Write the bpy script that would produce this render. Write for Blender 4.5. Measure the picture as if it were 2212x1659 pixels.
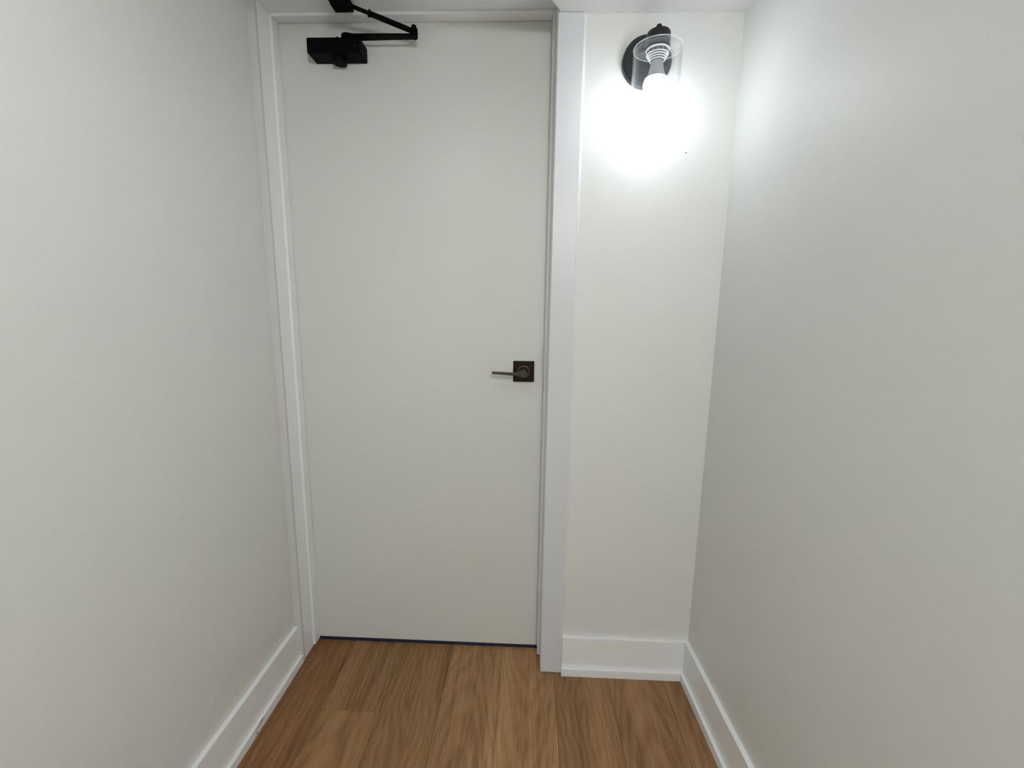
import bpy, bmesh, math, random
from mathutils import Vector, Matrix
random.seed(7)
for o in list(bpy.data.objects): bpy.data.objects.remove(o)
S = bpy.context.scene
COL = S.collection

# ------------------------------------------------------------------ camera
IW, IH = 2212, 1659
FPX = 955.52
yaw, pitch, roll = math.radians(2.2072), math.radians(-9.8155), math.radians(0.7604)
fw = Vector((-math.sin(yaw)*math.cos(pitch), math.cos(yaw)*math.cos(pitch), math.sin(pitch)))
rt0 = Vector((math.cos(yaw), math.sin(yaw), 0)); up0 = rt0.cross(fw)
rt = rt0*math.cos(roll) + up0*math.sin(roll); up = -rt0*math.sin(roll) + up0*math.cos(roll)
cam_d = bpy.data.cameras.new('camera'); cam = bpy.data.objects.new('camera', cam_d); COL.objects.link(cam)
M = Matrix((rt, up, -fw)).transposed().to_4x4(); M.translation = Vector((0.7532, -1.4256, 1.2217))
cam.matrix_world = M
cam_d.sensor_fit = 'HORIZONTAL'; cam_d.sensor_width = 36.0; cam_d.lens = 36.0*FPX/IW
cam_d.clip_start = 0.01; cam_d.clip_end = 50
S.camera = cam

# ------------------------------------------------------------------ world, lights, exposure
w = bpy.data.worlds.new('world'); S.world = w; w.use_nodes = True
w.node_tree.nodes['Background'].inputs[0].default_value = (0.16, 0.27, 1.0, 1)   # bluish dusk beyond the door
w.node_tree.nodes['Background'].inputs[1].default_value = 0.15
S.view_settings.view_transform = 'Standard'; S.view_settings.look = 'None'
S.view_settings.exposure = 0.12; S.view_settings.gamma = 1.0; S.view_settings.use_curve_mapping = False
SCONCE_L = 55.0
CEIL_FILL_W = 2.2; FILL_GLOBE_L = 74.0; LX, LY = 0.50, -1.0
def area(name, loc, rot, size, power, col, shape='DISK', size_y=None):
    l = bpy.data.lights.new(name, 'AREA'); l.shape = shape; l.size = size; l.energy = power; l.color = col
    if size_y: l.size_y = size_y
    o = bpy.data.objects.new(name, l); COL.objects.link(o); o.location = loc; o.rotation_euler = rot
    return o
area('hall_fill', (LX, LY, 1.962), (0, 0, 0), 0.30, CEIL_FILL_W, (0.97, 0.98, 1.0))  # overhead lamp out of view, added to fill the hall with light

# ------------------------------------------------------------------ dimensions
W = 0.8012; DH = 2.03; ZB = 0.0142
YC = -0.1065; YW = -0.0954; YS = -0.0365         # casing front, wall face, stop front
H = 1.9916; HU = 2.26                             # low ceiling, raised ceiling above the door
XC0, XC1 = 0.8168, 0.8816
XR = 1.2998; TR = math.tan(math.radians(2.0043))
XL = -0.0313; TL = math.tan(math.radians(0.2177)); XL1 = -0.0070
HB, TB, HS, TS = 0.1386, 0.0141, 0.0294, 0.0105
YB = -4.2
JX = 0.0090                                       # jamb set back behind the stop
def rw(y, off=0): return XR - off + TR*(YW - y)
def lw(y, off=0): return XL + off + TL*(YC - y)

# ------------------------------------------------------------------ materials
def lin(c): return tuple((v/12.92 if v <= 0.04045 else ((v+0.055)/1.055)**2.4) for v in c)
def mat(name, col, rough=0.5, metal=0.0, spec=0.5):
    m = bpy.data.materials.new(name); m.use_nodes = True
    b = m.node_tree.nodes['Principled BSDF']
    b.inputs['Base Color'].default_value = (*col, 1); b.inputs['Roughness'].default_value = rough
    b.inputs['Metallic'].default_value = metal; b.inputs['Specular IOR Level'].default_value = spec
    return m, m.node_tree, b
def paint(name, col, rough, bump_scale, bump, mott=0.012):
    m, nt, b = mat(name, col, rough, 0, 0.4)
    N = nt.nodes; L = nt.links
    tc = N.new('ShaderNodeTexCoord')
    n1 = N.new('ShaderNodeTexNoise'); n1.inputs['Scale'].default_value = 2.2; n1.inputs['Detail'].default_value = 4
    L.new(tc.outputs['Object'], n1.inputs['Vector'])
    mr = N.new('ShaderNodeMapRange'); mr.inputs[1].default_value = 0.3; mr.inputs[2].default_value = 0.7
    mr.inputs[3].default_value = 1-mott; mr.inputs[4].default_value = 1+mott
    L.new(n1.outputs[0], mr.inputs[0])
    vm = N.new('ShaderNodeVectorMath'); vm.operation = 'SCALE'; vm.inputs[0].default_value = col
    L.new(mr.outputs[0], vm.inputs['Scale']); L.new(vm.outputs[0], b.inputs['Base Color'])
    n2 = N.new('ShaderNodeTexNoise'); n2.inputs['Scale'].default_value = bump_scale; n2.inputs['Detail'].default_value = 5
    n3 = N.new('ShaderNodeTexNoise'); n3.inputs['Scale'].default_value = bump_scale*0.08; n3.inputs['Detail'].default_value = 3
    L.new(tc.outputs['Object'], n2.inputs['Vector']); L.new(tc.outputs['Object'], n3.inputs['Vector'])
    ad = N.new('ShaderNodeMath'); ad.operation = 'MULTIPLY_ADD'; ad.inputs[1].default_value = 4.0
    L.new(n3.outputs[0], ad.inputs[0]); L.new(n2.outputs[0], ad.inputs[2])
    bp = N.new('ShaderNodeBump'); bp.inputs['Strength'].default_value = bump; bp.inputs['Distance'].default_value = 0.001
    L.new(ad.outputs[0], bp.inputs['Height']); L.new(bp.outputs[0], b.inputs['Normal'])
    return m
M_WALL = paint('wall_paint', (0.70, 0.707, 0.685), 0.50, 220, 0.25)
M_CEIL = paint('ceiling_paint', (0.78, 0.78, 0.77), 0.8, 200, 0.2)
M_TRIM = paint('trim_paint', (0.83, 0.842, 0.845), 0.30, 90, 0.12, 0.008)
M_CASING_DIM = paint('dimmed_casing_paint', (0.64, 0.655, 0.672), 0.35, 90, 0.12, 0.008)  # trim white toned down in colour to offset the sconce's brightness
M_DOOR = paint('door_paint', (0.655, 0.665, 0.635), 0.42, 130, 0.16)
M_BLACK, _, _ = mat('black_enamel', (0.0015, 0.0015, 0.002), 0.6, 0, 0.06)
M_BLACK2, _, _ = mat('black_sconce_metal', (0.010, 0.010, 0.012), 0.42, 0.0, 0.4)
M_BRONZE, _, _ = mat('dark_bronze', (0.022, 0.014, 0.010), 0.34, 0.8, 0.5)
M_HUB, _, _ = mat('hub_metal', (0.10, 0.07, 0.055), 0.25, 0.9)
M_CASING_SHADE = paint('shaded_casing', (0.60, 0.605, 0.585), 0.45, 90, 0.12, 0.008)  # casing white greyed in the colour, standing in for shade on the left strip
M_LEVER, _, _ = mat('lever_metal', (0.085, 0.08, 0.07), 0.3, 0.9)
M_COPPER, _, _ = mat('worn_bronze_ring', (0.50, 0.37, 0.29), 0.22, 0.95)
M_LOCK, _, _ = mat('lock_metal', (0.085, 0.085, 0.09), 0.35, 0.9)
M_SOCKET, _, _ = mat('socket_grey', (0.16, 0.16, 0.17), 0.5)
M_RING, _, _ = mat('white_plastic', (0.62, 0.63, 0.64), 0.4)
M_RIB, _, _ = mat('grey_plastic', (0.085, 0.088, 0.095), 0.5)
M_BULB, _, _ = mat('bulb_plastic', (0.34, 0.35, 0.37), 0.5)
M_DARK, _, _ = mat('dark_mark', (0.05, 0.045, 0.04), 0.8)
M_SUB, _, _ = mat('subfloor', (0.05, 0.03, 0.018), 0.9)
M_GLOW = bpy.data.materials.new('lamp_glow'); M_GLOW.use_nodes = True
nt = M_GLOW.node_tree; nt.nodes.clear()
e = nt.nodes.new('ShaderNodeEmission'); e.inputs[0].default_value = (0.87, 0.94, 1.0, 1); e.inputs[1].default_value = SCONCE_L
o_ = nt.nodes.new('ShaderNodeOutputMaterial'); nt.links.new(e.outputs[0], o_.inputs[0])
# thin clear glass: see-through with a grazing reflection
M_GLASS = bpy.data.materials.new('clear_glass'); M_GLASS.use_nodes = True
nt = M_GLASS.node_tree; nt.nodes.clear(); N = nt.nodes; L = nt.links
tr = N.new('ShaderNodeBsdfTransparent'); tr.inputs[0].default_value = (0.985, 0.99, 0.99, 1)
gl = N.new('ShaderNodeBsdfGlossy'); gl.inputs['Roughness'].default_value = 0.03
lw_ = N.new('ShaderNodeLayerWeight'); lw_.inputs['Blend'].default_value = 0.5
pw = N.new('ShaderNodeMath'); pw.operation = 'POWER'; pw.inputs[1].default_value = 4.0; L.new(lw_.outputs['Facing'], pw.inputs[0])
fr = N.new('ShaderNodeMath'); fr.operation = 'MULTIPLY_ADD'; fr.inputs[1].default_value = 0.55; fr.inputs[2].default_value = 0.03; L.new(pw.outputs[0], fr.inputs[0])
mx = N.new('ShaderNodeMixShader'); o_ = N.new('ShaderNodeOutputMaterial')
L.new(fr.outputs[0], mx.inputs[0]); df = N.new('ShaderNodeBsdfDiffuse'); df.inputs[0].default_value = (0.9, 0.95, 1.0, 1)
hz = N.new('ShaderNodeMixShader'); hm = N.new('ShaderNodeMath'); hm.operation = 'MULTIPLY_ADD'; hm.inputs[1].default_value = 0.05; hm.inputs[2].default_value = 0.007  # white diffuse mixed in to imitate lit haze on the glass
L.new(pw.outputs[0], hm.inputs[0]); L.new(hm.outputs[0], hz.inputs[0]); L.new(tr.outputs[0], hz.inputs[1]); L.new(df.outputs[0], hz.inputs[2])
L.new(hz.outputs[0], mx.inputs[1]); L.new(gl.outputs[0], mx.inputs[2]); L.new(mx.outputs[0], o_.inputs[0])

def wood():
    m, nt, b = mat('oak_vinyl', (0.3, 0.18, 0.09), 0.42, 0, 0.4)
    N = nt.nodes; L = nt.links
    tc = N.new('ShaderNodeTexCoord'); oi = N.new('ShaderNodeObjectInfo')
    off = N.new('ShaderNodeVectorMath'); off.operation = 'SCALE'; off.inputs[0].default_value = (7.3, 19.1, 3.7)
    L.new(oi.outputs['Random'], off.inputs['Scale'])
    ad = N.new('ShaderNodeVectorMath'); L.new(tc.outputs['Object'], ad.inputs[0]); L.new(off.outputs[0], ad.inputs[1])
    def noise(sx, sy, detail, rough=0.55, dist=0.0):
        mp = N.new('ShaderNodeMapping'); mp.inputs['Scale'].default_value = (sx, sy, 1)
        L.new(ad.outputs[0], mp.inputs['Vector'])
        n = N.new('ShaderNodeTexNoise'); n.inputs['Scale'].default_value = 1; n.inputs['Detail'].default_value = detail
        n.inputs['Roughness'].default_value = rough; n.inputs['Distortion'].default_value = dist
        L.new(mp.outputs[0], n.inputs['Vector']); return n
    fine = noise(420, 16, 4, 0.65, 0.3); mid = noise(60, 3.2, 4, 0.6, 1.6); broad = noise(14, 1.1, 3, 0.5, 0.8)
    # cathedral grain: long ellipses round a point on each plank's centre line
    sp = N.new('ShaderNodeSeparateXYZ'); L.new(tc.outputs['Object'], sp.inputs[0])
    def ma(op, a, b_=None):
        q = N.new('ShaderNodeMath'); q.operation = op
        for n_, v_ in enumerate((a, b_)):
            if v_ is None: continue
            if isinstance(v_, (int, float)): q.inputs[n_].default_value = v_
            else: L.new(v_, q.inputs[n_])
        return q.outputs[0]
    wob = noise(5, 1.6, 3, 0.55, 0.3)
    cx_ = ma('ADD', ma('MULTIPLY', sp.outputs[0], 8.0), ma('MULTIPLY', ma('SUBTRACT', wob.outputs[0], 0.5), 1.1))
    y0_ = ma('MULTIPLY', oi.outputs['Random'], 1.2)
    cy_ = ma('MULTIPLY', ma('SUBTRACT', sp.outputs[1], y0_), 1.15)
    rr_ = ma('SQRT', ma('ADD', ma('MULTIPLY', cx_, cx_), ma('MULTIPLY', cy_, cy_)))
    ring = ma('MULTIPLY', ma('ADD', ma('SINE', ma('MULTIPLY', rr_, 46.0)), 1.0), 0.5)
    def mul(a, k):
        q = N.new('ShaderNodeMath'); q.operation = 'MULTIPLY'; L.new(a, q.inputs[0]); q.inputs[1].default_value = k; return q.outputs[0]
    def add(a, c):
        q = N.new('ShaderNodeMath'); L.new(a, q.inputs[0]); L.new(c, q.inputs[1]); return q.outputs[0]
    s = add(add(add(mul(fine.outputs[0], 0.33), mul(mid.outputs[0], 0.25)), mul(broad.outputs[0], 0.34)), mul(ring, 0.055))
    cr = N.new('ShaderNodeValToRGB'); L.new(s, cr.inputs[0])
    el = cr.color_ramp.elements
    el[0].position = 0.33; el[0].color = (0.120, 0.058, 0.022, 1)
    el[1].position = 0.62; el[1].color = (0.380, 0.225, 0.112, 1)
    k = cr.color_ramp.elements.new(0.47); k.color = (0.255, 0.138, 0.058, 1)
    mc = N.new('ShaderNodeMix'); mc.data_type = 'RGBA'; mc.blend_type = 'MULTIPLY'; mc.inputs[0].default_value = 1
    L.new(cr.outputs[0], mc.inputs[6]); L.new(oi.outputs['Color'], mc.inputs[7])
    # small dark knots
    vo = N.new('ShaderNodeTexVoronoi'); mp2 = N.new('ShaderNodeMapping'); mp2.inputs['Scale'].default_value = (9, 4, 1)
    L.new(ad.outputs[0], mp2.inputs['Vector']); L.new(mp2.outputs[0], vo.inputs['Vector']); vo.inputs['Scale'].default_value = 1
    lt = N.new('ShaderNodeMapRange'); lt.inputs[1].default_value = 0.012; lt.inputs[2].default_value = 0.035
    lt.inputs[3].default_value = 0.45; lt.inputs[4].default_value = 1; L.new(vo.outputs['Distance'], lt.inputs[0])
    sc = N.new('ShaderNodeVectorMath'); sc.operation = 'SCALE'; L.new(mc.outputs[2], sc.inputs[0]); L.new(lt.outputs[0], sc.inputs['Scale'])
    L.new(sc.outputs[0], b.inputs['Base Color'])
    bp = N.new('ShaderNodeBump'); bp.inputs['Strength'].default_value = 0.25; bp.inputs['Distance'].default_value = 0.0006
    L.new(fine.outputs[0], bp.inputs['Height']); L.new(bp.outputs[0], b.inputs['Normal'])
    return m
M_WOOD = wood()

# ------------------------------------------------------------------ mesh helpers
def link(name, bm, m, parent=None, smooth=False, bevel=0, seg=2, angle=40):
    me = bpy.data.meshes.new(name); bmesh.ops.recalc_face_normals(bm, faces=bm.faces[:]); bm.to_mesh(me); bm.free()
    o = bpy.data.objects.new(name, me); COL.objects.link(o)
    if m: me.materials.append(m)
    if parent: o.parent = parent
    if smooth:
        for p in me.polygons: p.use_smooth = True
        try: me.set_sharp_from_angle(angle=math.radians(angle))
        except Exception: pass
    if bevel:
        b = o.modifiers.new('bevel', 'BEVEL'); b.width = bevel; b.segments = seg; b.limit_method = 'ANGLE'; b.angle_limit = math.radians(35)
        b.harden_normals = False
    return o
def prism(bm, poly, axis, a, b):
    """poly: 2D points in the plane normal to axis; extruded from a to b"""
    def P(p, t):
        return {'z': (p[0], p[1], t), 'y': (p[0], t, p[1]), 'x': (t, p[0], p[1])}[axis]
    v0 = [bm.verts.new(P(p, a)) for p in poly]; v1 = [bm.verts.new(P(p, b)) for p in poly]
    bm.faces.new(v0); bm.faces.new(v1[::-1])
    n = len(poly)
    for i in range(n): bm.faces.new((v0[i], v1[i], v1[(i+1) % n], v0[(i+1) % n]))
    return bm
def box(bm, x0, x1, y0, y1, z0, z1): return prism(bm, [(x0, y0), (x1, y0), (x1, y1), (x0, y1)], 'z', z0, z1)
def NB(): return bmesh.new()
def lathe(bm, prof, c, axis='z', seg=48, cap0=True, cap1=True):
    """prof: (radius, t) along axis from centre c"""
    rings = []
    for r, t in prof:
        ring = []
        for i in range(seg):
            a = 2*math.pi*i/seg; u, v = r*math.cos(a), r*math.sin(a)
            p = (c[0]+u, c[1]+v, c[2]+t) if axis == 'z' else (c[0]+u, c[1]+t, c[2]+v)
            ring.append(bm.verts.new(p))
        rings.append(ring)
    for q in range(len(rings)-1):
        A, B = rings[q], rings[q+1]
        for i in range(seg): bm.faces.new((A[i], A[(i+1) % seg], B[(i+1) % seg], B[i]))
    if cap0: bm.faces.new(rings[0])
    if cap1: bm.faces.new(rings[-1][::-1])
    return bm
def tube(bm, p, q, r0, r1=None, seg=20):
    p, q = Vector(p), Vector(q); r1 = r0 if r1 is None else r1
    d = (q-p).normalized(); a = d.orthogonal().normalized(); b = d.cross(a)
    R0 = [bm.verts.new(p + (a*math.cos(t)+b*math.sin(t))*r0) for t in [2*math.pi*i/seg for i in range(seg)]]
    R1 = [bm.verts.new(q + (a*math.cos(t)+b*math.sin(t))*r1) for t in [2*math.pi*i/seg for i in range(seg)]]
    for i in range(seg): bm.faces.new((R0[i], R0[(i+1) % seg], R1[(i+1) % seg], R1[i]))
    bm.faces.new(R0[::-1]); bm.faces.new(R1)
def tag(o, label=None, cat=None, kind=None, group=None):
    if label: o['label'] = label
    if cat: o['category'] = cat
    if kind: o['kind'] = kind
    if group: o['group'] = group
    return o
def empty(name, loc):
    o = bpy.data.objects.new(name, None); COL.objects.link(o); o.location = loc; o.empty_display_size = 0.05; return o
def adopt(o, parent):
    """parent o keeping its world position (the parent is only translated)"""
    o.parent = parent; o.matrix_parent_inverse = Matrix.Translation(-parent.location); return o

# ------------------------------------------------------------------ room shell
TH = 0.10
bm = NB(); prism(bm, [(lw(YB), YB), (lw(-0.0), 0.02), (lw(0)-TH, 0.02), (lw(YB)-TH, YB)], 'z', 0, HU)
wall_left = tag(link('wall_left', bm, M_WALL), 'long plain off-white wall on the left of the hall', 'wall', 'structure')
bm = NB(); prism(bm, [(rw(YB), YB), (rw(YW), YW), (rw(YW)+TH, YW), (rw(YB)+TH, YB)], 'z', 0, HU)
wall_right = tag(link('wall_right', bm, M_WALL), 'plain off-white wall on the right beside the lit sconce', 'wall', 'structure')
bm = NB()
box(bm, W+JX+0.0185, XR+TH, YW, 0.02, 0, HU)                    # right of the door
box(bm, XL-0.0005, W+JX+0.0185, YW, 0.02, DH+JX+0.0185, HU)     # above the door
wall_back = tag(link('wall_back', bm, M_WALL), 'narrow off-white end wall carrying the sconce right of the door', 'wall', 'structure')
bm = NB(); lathe(bm, [(0.0016, -0.0008), (0.0016, 0.0005)], (1.1744, YW, 1.6488), 'y', 10)
link('nail_hole', bm, M_DARK, wall_back)
bm = NB(); box(bm, lw(YB)-TH, rw(YB)+TH, YB-TH, YB, 0, HU)
tag(link('wall_front', bm, M_WALL), 'far end wall of the hall behind the viewer', 'wall', 'structure')
# low ceiling, cut back diagonally in front of the door
DX = (0.823, -0.0966); DD = (-0.0331, -0.0545)
k = (lw(-1.45)-DX[0])/DD[0]; DE = (lw(-1.45), DX[1]+DD[1]*k)
bm = NB()
prism(bm, [(XC0+0.0005, YW), (DX[0]-0.006, YC-0.004), DE, (lw(YB)-0.02, DE[1]), (lw(YB)-0.02, YB), (rw(YB)+0.02, YB), (rw(YW)+0.02, YW)], 'z', H, HU)
ceiling = tag(link('ceiling', bm, M_CEIL), 'low white ceiling cut back diagonally in front of the door', 'ceiling', 'structure')
bm = NB(); box(bm, XL-TH, rw(YB)+TH, YB, 0.02, HU, HU+0.06)
link('raised_ceiling', bm, M_CEIL, ceiling)

# floor
bm = NB(); box(bm, -0.3, 1.7, YB, 1.2, -0.04, -0.0085)
floor = tag(link('floor', bm, M_SUB), 'floor of warm brown oak-look planks running towards the door', 'floor', 'structure')
PW = 0.1805; X0 = 0.135 - PW*2; LEN = 1.22
# one plank mesh per length, shared
def plank_mesh(x0, x1, y0, y1):
    bm = NB(); g = 0.00035; c = 0.0007
    a, b_, p, q = x0+g, x1-g, y0+g, y1-g
    box_v = [(a, p), (b_, p), (b_, q), (a, q)]; top = [(a+c, p+c), (b_-c, p+c), (b_-c, q-c), (a+c, q-c)]
    lo = [bm.verts.new((x, y, -0.0085)) for x, y in box_v]; md = [bm.verts.new((x, y, -c*0.6)) for x, y in box_v]
    tp = [bm.verts.new((x, y, 0)) for x, y in top]
    bm.faces.new(tp)
    for i in range(4):
        j = (i+1) % 4
        bm.faces.new((lo[i], lo[j], md[j], md[i])); bm.faces.new((md[i], md[j], tp[j], tp[i]))
    return bm
tints = {0: (0.80, 0.66, 0.52), 1: (0.74, 0.61, 0.48), 2: (0.90, 0.86, 0.80), 3: (0.86, 0.82, 0.72), 4: (1.14, 1.14, 1.16), 5: (1.16, 1.14, 1.12), 6: (1.0, 0.97, 0.92), 7: (0.96, 0.92, 0.88), 8: (0.92, 0.88, 0.82)}
joints = {2: -0.283, 0: 0.3, 1: -1.1, 3: 0.35, 4: -0.95, 5: 0.42, 6: -1.3, 7: 0.25, 8: -0.8}
src = link('plank', plank_mesh(-PW/2, PW/2, 0, LEN), M_WOOD, floor)
first = True
for r in range(0, 9):
    x0 = X0 + r*PW
    y = joints[r] - LEN*5
    while y < 1.2:
        if y + LEN > YB and y < 1.1:
            o = src if first else src.copy()
            if not first: COL.objects.link(o)
            first = False
            o.parent = floor; o.location = (x0+PW/2, y, 0)
            t = tints[r]; j = 1 + random.uniform(-0.05, 0.05)
            if r == 2 and y < -0.5: j = 1.06
            o.color = (t[0]*j, t[1]*j, t[2]*j, 1)
        y += LEN

# ------------------------------------------------------------------ door, frame and casings
bm = NB(); box(bm, -0.0065, W+0.0065, 0.0, 0.035, ZB, DH+0.0065)
door = tag(link('door_1', bm, M_DOOR, bevel=0.0012), 'tall flat off-white slab door with a dark lever handle', 'door', 'structure')

bm = NB(); box(bm, 0.001, W-0.001, 0.0015, 0.012, 0.0005, ZB+0.001)
M_SWEEP, _, _ = mat('navy_rubber', (0.012, 0.016, 0.045), 0.45)
sw = link('door_sweep', bm, M_SWEEP, door); sw['label'] = 'dark navy rubber seal strip under the door'

# frame: jambs, head and stops are parts of one frame
fr_ = tag(empty('trim_1', (0, YS, 0)), 'white door frame with jambs and stops set deep around the door', 'door frame', 'structure')
G = 0.002
def part(name, m, parent, bevel, *b):
    bm = NB(); box(bm, *b); o = link(name, bm, m, None, bevel=bevel); return adopt(o, parent)
part('jamb', M_TRIM, fr_, 0.001, -JX-0.018, -JX, YW, 0.036, G, DH+JX+0.018)
part('jamb', M_TRIM, fr_, 0.001, W+JX, W+JX+0.018, YW, 0.036, G, DH+JX+0.018)
part('head_jamb', M_TRIM, fr_, 0.001, -JX, W+JX, YC+0.002, 0.036, DH+JX, DH+JX+0.018)
part('stop', M_TRIM, fr_, 0.0015, -JX, 0.0, YS, -0.001, 0.009, DH+JX)
part('stop', M_TRIM, fr_, 0.0015, W, W+JX, YS, -0.001, 0.006, DH+JX)
part('head_stop', M_TRIM, fr_, 0.0015, 0.0, W, YS, -0.001, DH, DH+JX)
bm = NB(); lathe(bm, [(0.0022, 0), (0.0022, 0.0006)], (0, 0, 0), 'z', 10)
for (y, z) in ((YS-0.012, 0.03), (-0.0977+0.012, 1.6046)):
    b2 = NB(); tube(b2, (-JX-0.0004, y, z), (-JX+0.0005, y, z), 0.0014, seg=8); adopt(link('nail_head', b2, M_DARK), fr_)
bm.free()
# casings
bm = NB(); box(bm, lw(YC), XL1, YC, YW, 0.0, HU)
tag(link('trim_2', bm, M_CASING_SHADE, bevel=0.0012), 'narrow white casing strip squeezed between left wall and door', 'trim', 'structure')
bm = NB(); box(bm, XC0-0.0055, XC1, YC, YW, 0.0015, H-0.0005)
cas = tag(link('trim_3', bm, M_CASING_DIM, bevel=0.0022, seg=3), 'flat white casing board right of the door, floor to ceiling', 'trim', 'structure')
bm = NB()
prism(bm, [(XC1-0.001, YC+0.0012), (XC1+0.0012, YC+0.0022), (XC1+0.0040, YC+0.0065), (XC1+0.0062, YW+0.0002), (XC1-0.001, YW+0.0002)], 'z', HB, H-0.0005)
link('caulk_bead', bm, M_TRIM, cas, smooth=True, angle=60)

# ------------------------------------------------------------------ baseboards, each with a shoe moulding
def quad_prism(pts, z0, z1):
    bm = NB(); prism(bm, pts, 'z', z0, z1); return bm
yb_ = YB
bl = link('baseboard_left', quad_prism([(lw(yb_), yb_), (lw(yb_, TB), yb_), (lw(YC, TB), YC-0.0003), (lw(YC), YC-0.0003)], 0, HB), M_TRIM, bevel=0.0012)
tag(bl, 'white flat baseboard along the left wall', 'baseboard', 'structure')
link('shoe_moulding', quad_prism([(lw(yb_, TB), yb_), (lw(yb_, TB+TS), yb_), (lw(YC, TB+TS), YC-0.002), (lw(YC, TB), YC-0.002)], 0, HS), M_TRIM, bl, bevel=0.0014)
YQ, YQ2 = YW-TB, YW-TB-TS
bb = link('baseboard_back', quad_prism([(XC1, YW), (rw(YW), YW), (rw(YQ, TB), YQ), (XC1, YQ)], 0, HB), M_TRIM, bevel=0.0012)
tag(bb, 'short white flat baseboard under the sconce', 'baseboard', 'structure')
link('shoe_moulding', quad_prism([(XC1-0.001, YQ), (rw(YQ, TB), YQ), (rw(YQ2, TB+TS), YQ2), (XC1-0.001, YQ2)], 0, HS), M_TRIM, bb, bevel=0.0014)
br = link('baseboard_right', quad_prism([(rw(YQ, TB), YQ), (rw(YW), YW), (rw(yb_), yb_), (rw(yb_, TB), yb_)], 0, HB), M_TRIM, bevel=0.0012)
tag(br, 'white flat baseboard along the right wall', 'baseboard', 'structure')
link('shoe_moulding', quad_prism([(rw(YQ2, TB+TS), YQ2), (rw(YQ, TB), YQ), (rw(yb_, TB), yb_), (rw(yb_, TB+TS), yb_)], 0, HS), M_TRIM, br, bevel=0.0014)
# two dents in the left shoe moulding
xs = lw(-0.36, TB+TS)
bm = NB(); prism(bm, [(-0.338, HS-0.0030), (-0.352, HS-0.0010), (-0.372, HS-0.0070), (-0.378, HS-0.0092), (-0.360, HS-0.0062)], 'x', xs-0.002, xs+0.0003)
link('paint_chip', bm, M_DARK, bl)
bm = NB(); prism(bm, [(-0.372, 0.0105), (-0.375, 0.0115), (-0.379, 0.0085), (-0.377, 0.0045), (-0.374, 0.0065)], 'x', xs-0.002, xs+0.0003)
link('paint_chip', bm, M_DARK, bl)

# ------------------------------------------------------------------ door lever (part of the door, with its pieces one level down)
HX, HZ = 0.7357, 1.0180
bm = NB(); box(bm, HX-0.0338, HX+0.0338, -0.0085, 0.0, HZ-0.0338, HZ+0.0338)
dl = link('door_lever', bm, M_BRONZE, door, bevel=0.0012); dl['label'] = 'square dark bronze rosette with straight lever and keyhole'
bm = NB(); lathe(bm, [(0.0195, -0.0085), (0.0195, -0.0115), (0.0185, -0.013), (0.0172, -0.013), (0.0165, -0.0118), (0.0150, -0.0118), (0.0142, -0.0135), (0.0130, -0.0135)], (HX, 0, HZ), 'y', 48, True, True)
link('collar', bm, M_BRONZE, dl, smooth=True)
for rr in (0.0190, 0.0163):
    bm = NB(); lathe(bm, [(rr-0.0006, -0.0116), (rr-0.0006, -0.0134), (rr, -0.0139), (rr+0.0006, -0.0134), (rr+0.0006, -0.0116)], (HX, 0, HZ), 'y', 48, True, True)
    link('ring', bm, M_COPPER, dl, smooth=True)
bm = NB(); lathe(bm, [(0.0122, -0.0120), (0.0115, -0.030), (0.0118, -0.050), (0.0128, -0.054), (0.0130, -0.0595), (0.0122, -0.0612), (0.0108, -0.0612), (0.0106, -0.060)], (HX, 0, HZ), 'y', 48)
link('hub', bm, M_HUB, dl, smooth=True)
bm = NB(); lathe(bm, [(0.0104, -0.0590), (0.0104, -0.0618), (0.0098, -0.0624), (0.0060, -0.0624), (0.0056, -0.0619), (0.002, -0.0619)], (HX, 0, HZ), 'y', 40)
link('lock_cylinder', bm, M_LOCK, dl, smooth=True)
bm = NB(); prism(bm, [(HX-0.0011, HZ-0.0042), (HX+0.0011, HZ-0.0042), (HX+0.0008, HZ+0.001), (HX+0.0018, HZ+0.0035), (HX, HZ+0.0050), (HX-0.0018, HZ+0.0035), (HX-0.0008, HZ+0.001)], 'y', -0.0626, -0.0612)
link('keyhole', bm, M_DARK, dl)
# lever arm: slim tapered blade that swells into the hub
topc = [(-0.0985, 0.0048), (-0.096, 0.0052), (-0.060, 0.0040), (-0.030, 0.0030), (-0.018, 0.0042), (-0.011, 0.0080), (-0.006, 0.0112)]
botc = [(-0.006, -0.0112), (-0.014, -0.0098), (-0.022, -0.0080), (-0.034, -0.0066), (-0.060, -0.0052), (-0.096, -0.0030), (-0.099, -0.0024)]
bm = NB(); prism(bm, [(HX+x, HZ+z) for x, z in topc+botc], 'y', -0.0595, -0.0500)
link('lever', bm, M_LEVER, dl, bevel=0.0012, seg=3)

# ------------------------------------------------------------------ door closer
dc = tag(empty('door_closer', (0.185, 0.0, 1.94)), 'black door closer with folding arm at the top left of the door', 'door closer')
bm = NB(); box(bm, 0.1080, 0.2610, -0.060, 0.0, 1.9225, 1.9625)
b = adopt(link('body', bm, M_BLACK, bevel=0.0032, seg=3), dc)
bm = NB(); lathe(bm, [(0.0020, -0.0004), (0.0020, 0.0010)], (0.2470, -0.0600, 1.9400), 'y', 12)
s = link('screw', bm, M_LOCK, smooth=True); s.parent = b; s['label'] = 'small pale screw head'
bm = NB(); lathe(bm, [(0.0200, 1.9235-1.94), (0.0200, 1.9110-1.94), (0.0190, 1.9090-1.94)], (0.1895, -0.0290, 1.94), 'z', 40)
adopt(link('pinion_cap', bm, M_BLACK, smooth=True), dc)
bm = NB(); lathe(bm, [(0.0075, 0.0225), (0.0075, 0.0345)], (0.212, -0.046, 1.94), 'z', 24)
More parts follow.
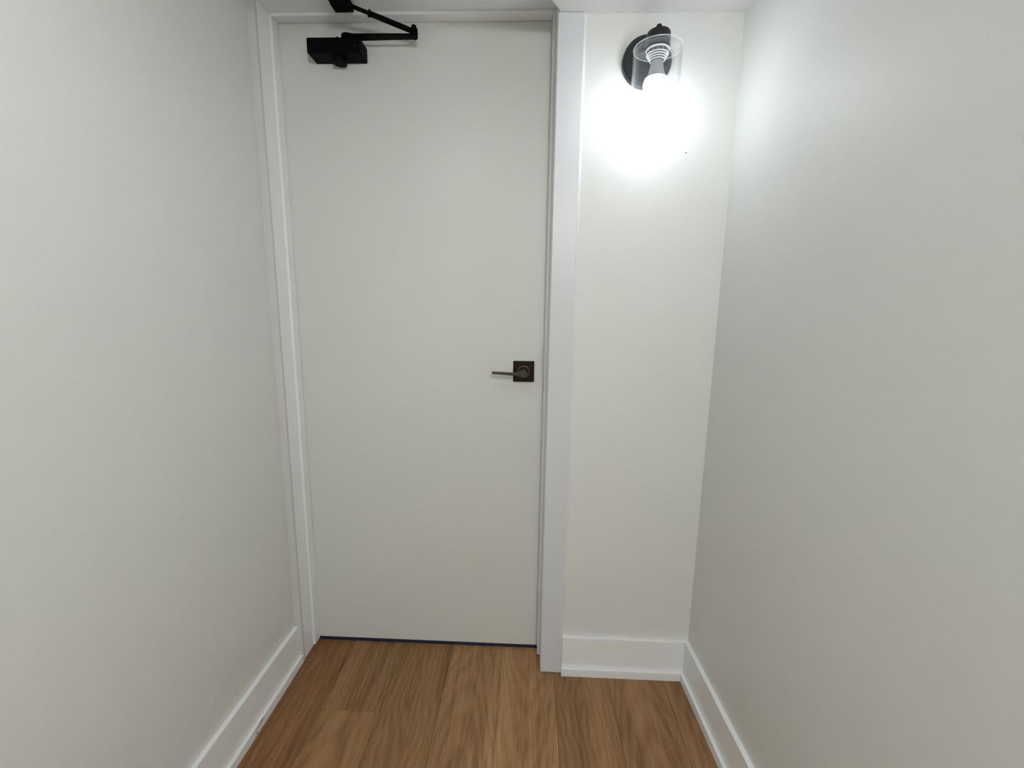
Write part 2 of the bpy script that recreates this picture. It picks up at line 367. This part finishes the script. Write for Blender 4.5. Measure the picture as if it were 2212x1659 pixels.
adopt(link('pinion', bm, M_BLACK, smooth=True), dc)
bm = NB(); lathe(bm, [(0.004, 0.0222), (0.004, 0.0262), (0.003, 0.0270)], (0.194, -0.050, 1.94), 'z', 16)
adopt(link('adjusting_screw', bm, M_BLACK, smooth=True), dc)
# main arm: flat bar with a rounded end
z0, z1 = 1.9655, 1.9710
A = Vector((0.2245, -0.0475)); B = Vector((0.4150, -0.0475)); u = (B-A).normalized(); n = Vector((-u.y, u.x))
pts = []
for i in range(13):
    t = math.pi/2 + math.pi*i/12; q = A + (u*math.cos(t) + n*math.sin(t))*0.0195; pts.append((q.x, q.y))
for q in (A+u*0.02-n*0.0130, B-n*0.0105+u*0.004): pts.append((q.x, q.y))
for q in (B+n*0.0105+u*0.004, A+u*0.03+n*0.0150): pts.append((q.x, q.y))
bm = NB(); prism(bm, pts, 'z', z0, z1)
adopt(link('main_arm', bm, M_BLACK, bevel=0.0012), dc)
# elbow
E_ = Vector((0.4125, -0.0500, 1.94))
bm = NB(); lathe(bm, [(0.0095, 0.0225), (0.0105, 0.0235), (0.0105, 0.0450), (0.0085, 0.0470), (0.0070, 0.0475), (0.0070, 0.0530), (0.0055, 0.0545)], E_, 'z', 28)
adopt(link('elbow_pivot', bm, M_BLACK, smooth=True), dc)
# forearm: sleeve, collar and rod rising to the bracket
P0 = Vector((0.4090, -0.0500, 1.9800)); P1 = Vector((0.2170, -0.1330, 2.0140))
mid = P0 + (P1-P0)*0.545
bm = NB(); tube(bm, P0, mid, 0.0068, 0.0068)
adopt(link('forearm_sleeve', bm, M_BLACK, smooth=True), dc)
dv = (P1-P0).normalized()
bm = NB(); tube(bm, mid-dv*0.001, mid+dv*0.0045, 0.0092)
adopt(link('forearm_collar', bm, M_BLACK, smooth=True), dc)
bm = NB(); tube(bm, mid, P1, 0.0050)
adopt(link('forearm_rod', bm, M_BLACK, smooth=True), dc)
# bracket under the head jamb with a lug for the rod
bm = NB(); box(bm, 0.1975, 0.2490, -0.1010, -0.0630, 2.0200, DH+JX)
bk = adopt(link('bracket', bm, M_BLACK, bevel=0.0015), dc)
bm = NB(); box(bm, 0.2060, 0.2320, -0.1450, -0.1000, 2.0200, 2.0290)
box(bm, 0.2090, 0.2250, -0.1420, -0.1240, 2.0060, 2.0200)
adopt(link('bracket_lug', bm, M_BLACK, bevel=0.001), dc)

# ------------------------------------------------------------------ wall sconce
SX, SY = 1.0525, -0.205
sc_ = tag(empty('wall_sconce', (1.05, YW, 1.87)), 'black wall sconce with clear glass cylinder and lit bulb', 'wall light')
bm = NB(); lathe(bm, [(0.064, 0.0), (0.064, -0.0155), (0.0615, -0.0180), (0.0, -0.0180)][:3], (1.05, YW, 1.870), 'y', 72)
adopt(link('back_plate', bm, M_BLACK2, smooth=True), sc_)
bm = NB(); tube(bm, (1.05, YW-0.017, 1.872), (SX, SY+0.02, 1.872), 0.0085)
adopt(link('arm', bm, M_BLACK2, smooth=True), sc_)
bm = NB(); lathe(bm, [(0.0275, 0.0006), (0.0285, 0.0020), (0.0285, 0.0295), (0.0268, 0.0335), (0.0225, 0.0350), (0.0075, 0.0355), (0.0072, 0.0470), (0.0055, 0.0510), (0.0022, 0.0525)], (SX, SY, 1.852), 'z', 48)
adopt(link('cap', bm, M_BLACK2, smooth=True), sc_)
# retaining ring and ribbed socket inside the glass
ZR = 1.8490
bm = NB(); lathe(bm, [(0.0225, 0), (0.0275, -0.0004), (0.0286, -0.0022), (0.0275, -0.0040), (0.0255, -0.0046)], (SX, SY, ZR), 'z', 48)
adopt(link('socket_ring', bm, M_RING, smooth=True, angle=30), sc_)
bm = NB(); lathe(bm, [(0.0252, -0.0040), (0.0258, -0.0115)], (SX, SY, ZR), 'z', 48)
sk_ = adopt(link('threaded_shell', bm, M_RIB, smooth=True, angle=30), sc_)
for i in range(14):
    a = 2*math.pi*i/14; bm = NB(); tube(bm, (SX+0.0257*math.cos(a), SY+0.0257*math.sin(a), ZR-0.0042), (SX+0.0262*math.cos(a), SY+0.0262*math.sin(a), ZR-0.0112), 0.0005, seg=6)
    adopt(link('notch', bm, M_RING), sc_)
for r_, z_ in ((0.0264, -0.0114), (0.0240, -0.0156), (0.0214, -0.0198), (0.0190, -0.0240)):
    bm = NB(); lathe(bm, [(r_-0.003, z_+0.0002), (r_, z_-0.0003), (r_, z_-0.0010), (r_-0.003, z_-0.0018)], (SX, SY, ZR), 'z', 48)
    adopt(link('rib', bm, M_RING, smooth=True, angle=30), sc_)
bm = NB(); lathe(bm, [(0.0232, -0.0110), (0.0155, -0.0275)], (SX, SY, ZR), 'z', 48)
adopt(link('socket_cone', bm, M_RIB, smooth=True, angle=30), sc_)
ZN = 1.8220
bm = NB(); lathe(bm, [(0.0145, 0.0), (0.0150, -0.004), (0.0165, -0.014), (0.0190, -0.025), (0.0222, -0.032), (0.0262, -0.0392)], (SX, SY, ZN), 'z', 48)
adopt(link('bulb', bm, M_BULB, smooth=True), sc_)
t0 = -math.acos(0.0262/0.030); gp = []
for i in range(0, 19):
    t = t0 + (math.pi*0.5-t0)*i/18; gp.append((0.0300*math.cos(t), -0.0300*math.sin(t)))
gp = [p for p in gp if p[0] > 0.0006]
bm = NB(); lathe(bm, gp, (SX, SY, 1.7683), 'z', 40, False, True)
adopt(link('bulb_globe', bm, M_GLOW, smooth=True, angle=180), sc_)
# glass: closed disc top with a rounded shoulder, open bottom, real thickness
R = 0.0585; ZT, ZL = 1.852, 1.705; T = 0.0025
outer = [(0.012, 0.0), (R-0.005, 0.0), (R-0.0015, -0.0015), (R, -0.005), (R, ZL-ZT+0.001), (R-0.0012, ZL-ZT)]
inner = [(R-T, ZL-ZT+0.001), (R-T, -0.0062), (R-T-0.0035, -T), (0.012, -T)]
bm = NB(); lathe(bm, outer+inner, (SX, SY, ZT), 'z', 96, False, False)
gs = adopt(link('glass_shade', bm, M_GLASS, smooth=True, angle=50), sc_)
M_RIM = M_GLASS.copy(); M_RIM.name = 'polished_glass_rim'
for n_ in M_RIM.node_tree.nodes:
    if n_.type == 'MATH' and n_.operation == 'MULTIPLY_ADD' and abs(n_.inputs[2].default_value-0.007) < 1e-4: n_.inputs[2].default_value = 0.20  # extra white mixed into the rim imitates its lit bright edge
for nm_, rr_, zz_ in (('top_rim', R-0.0012, ZT-0.0012), ('bottom_rim', R-0.0012, ZL)):
    bm = NB(); lathe(bm, [(rr_+0.0013*math.cos(a), 0.0013*math.sin(a)) for a in [2*math.pi*q/8 for q in range(9)]], (SX, SY, zz_), 'z', 96, False, False)
    bmesh.ops.remove_doubles(bm, verts=bm.verts[:], dist=1e-6)
    o = link(nm_, bm, M_RIM, smooth=True, angle=180); o.parent = gs

# ------------------------------------------------------------------ unseen ceiling lamps added as fill for the hall's light (housings of the area lights)
bm = NB(); lathe(bm, [(0.19, 0.0), (0.19, -0.018), (0.182, -0.022)], (LX, LY, H), 'z', 48)
tag(link('fill_ceiling_lamp', bm, M_RING, smooth=True), 'white round flush ceiling lamp added above the viewer for fill light, unseen, nearer the door', 'added ceiling light')
M_FILL_GLOBE = M_GLOW.copy(); M_FILL_GLOBE.name = 'fill_globe_glow'
for n_ in M_FILL_GLOBE.node_tree.nodes:
    if n_.type == 'EMISSION': n_.inputs[0].default_value = (0.97, 0.985, 0.975, 1); n_.inputs[1].default_value = FILL_GLOBE_L
gx, gy = 1.12, -2.35  # this globe is added fill, placed unseen behind the viewer
gl_ = tag(empty('fill_globe', (gx, gy, H)), 'opal globe added for fill light, unseen behind the viewer near the right wall', 'added ceiling light')
bm = NB(); lathe(bm, [(0.07, 0.0), (0.07, -0.02), (0.05, -0.026)], (gx, gy, H), 'z', 40)
adopt(link('base', bm, M_RING, smooth=True), gl_)
bm = NB(); lathe(bm, [(0.12*math.cos(a), 0.12*math.sin(a)) for a in [math.radians(66 - 154*q/20) for q in range(21)]], (gx, gy, H-0.135), 'z', 40)
adopt(link('globe', bm, M_FILL_GLOBE, smooth=True, angle=180), gl_)
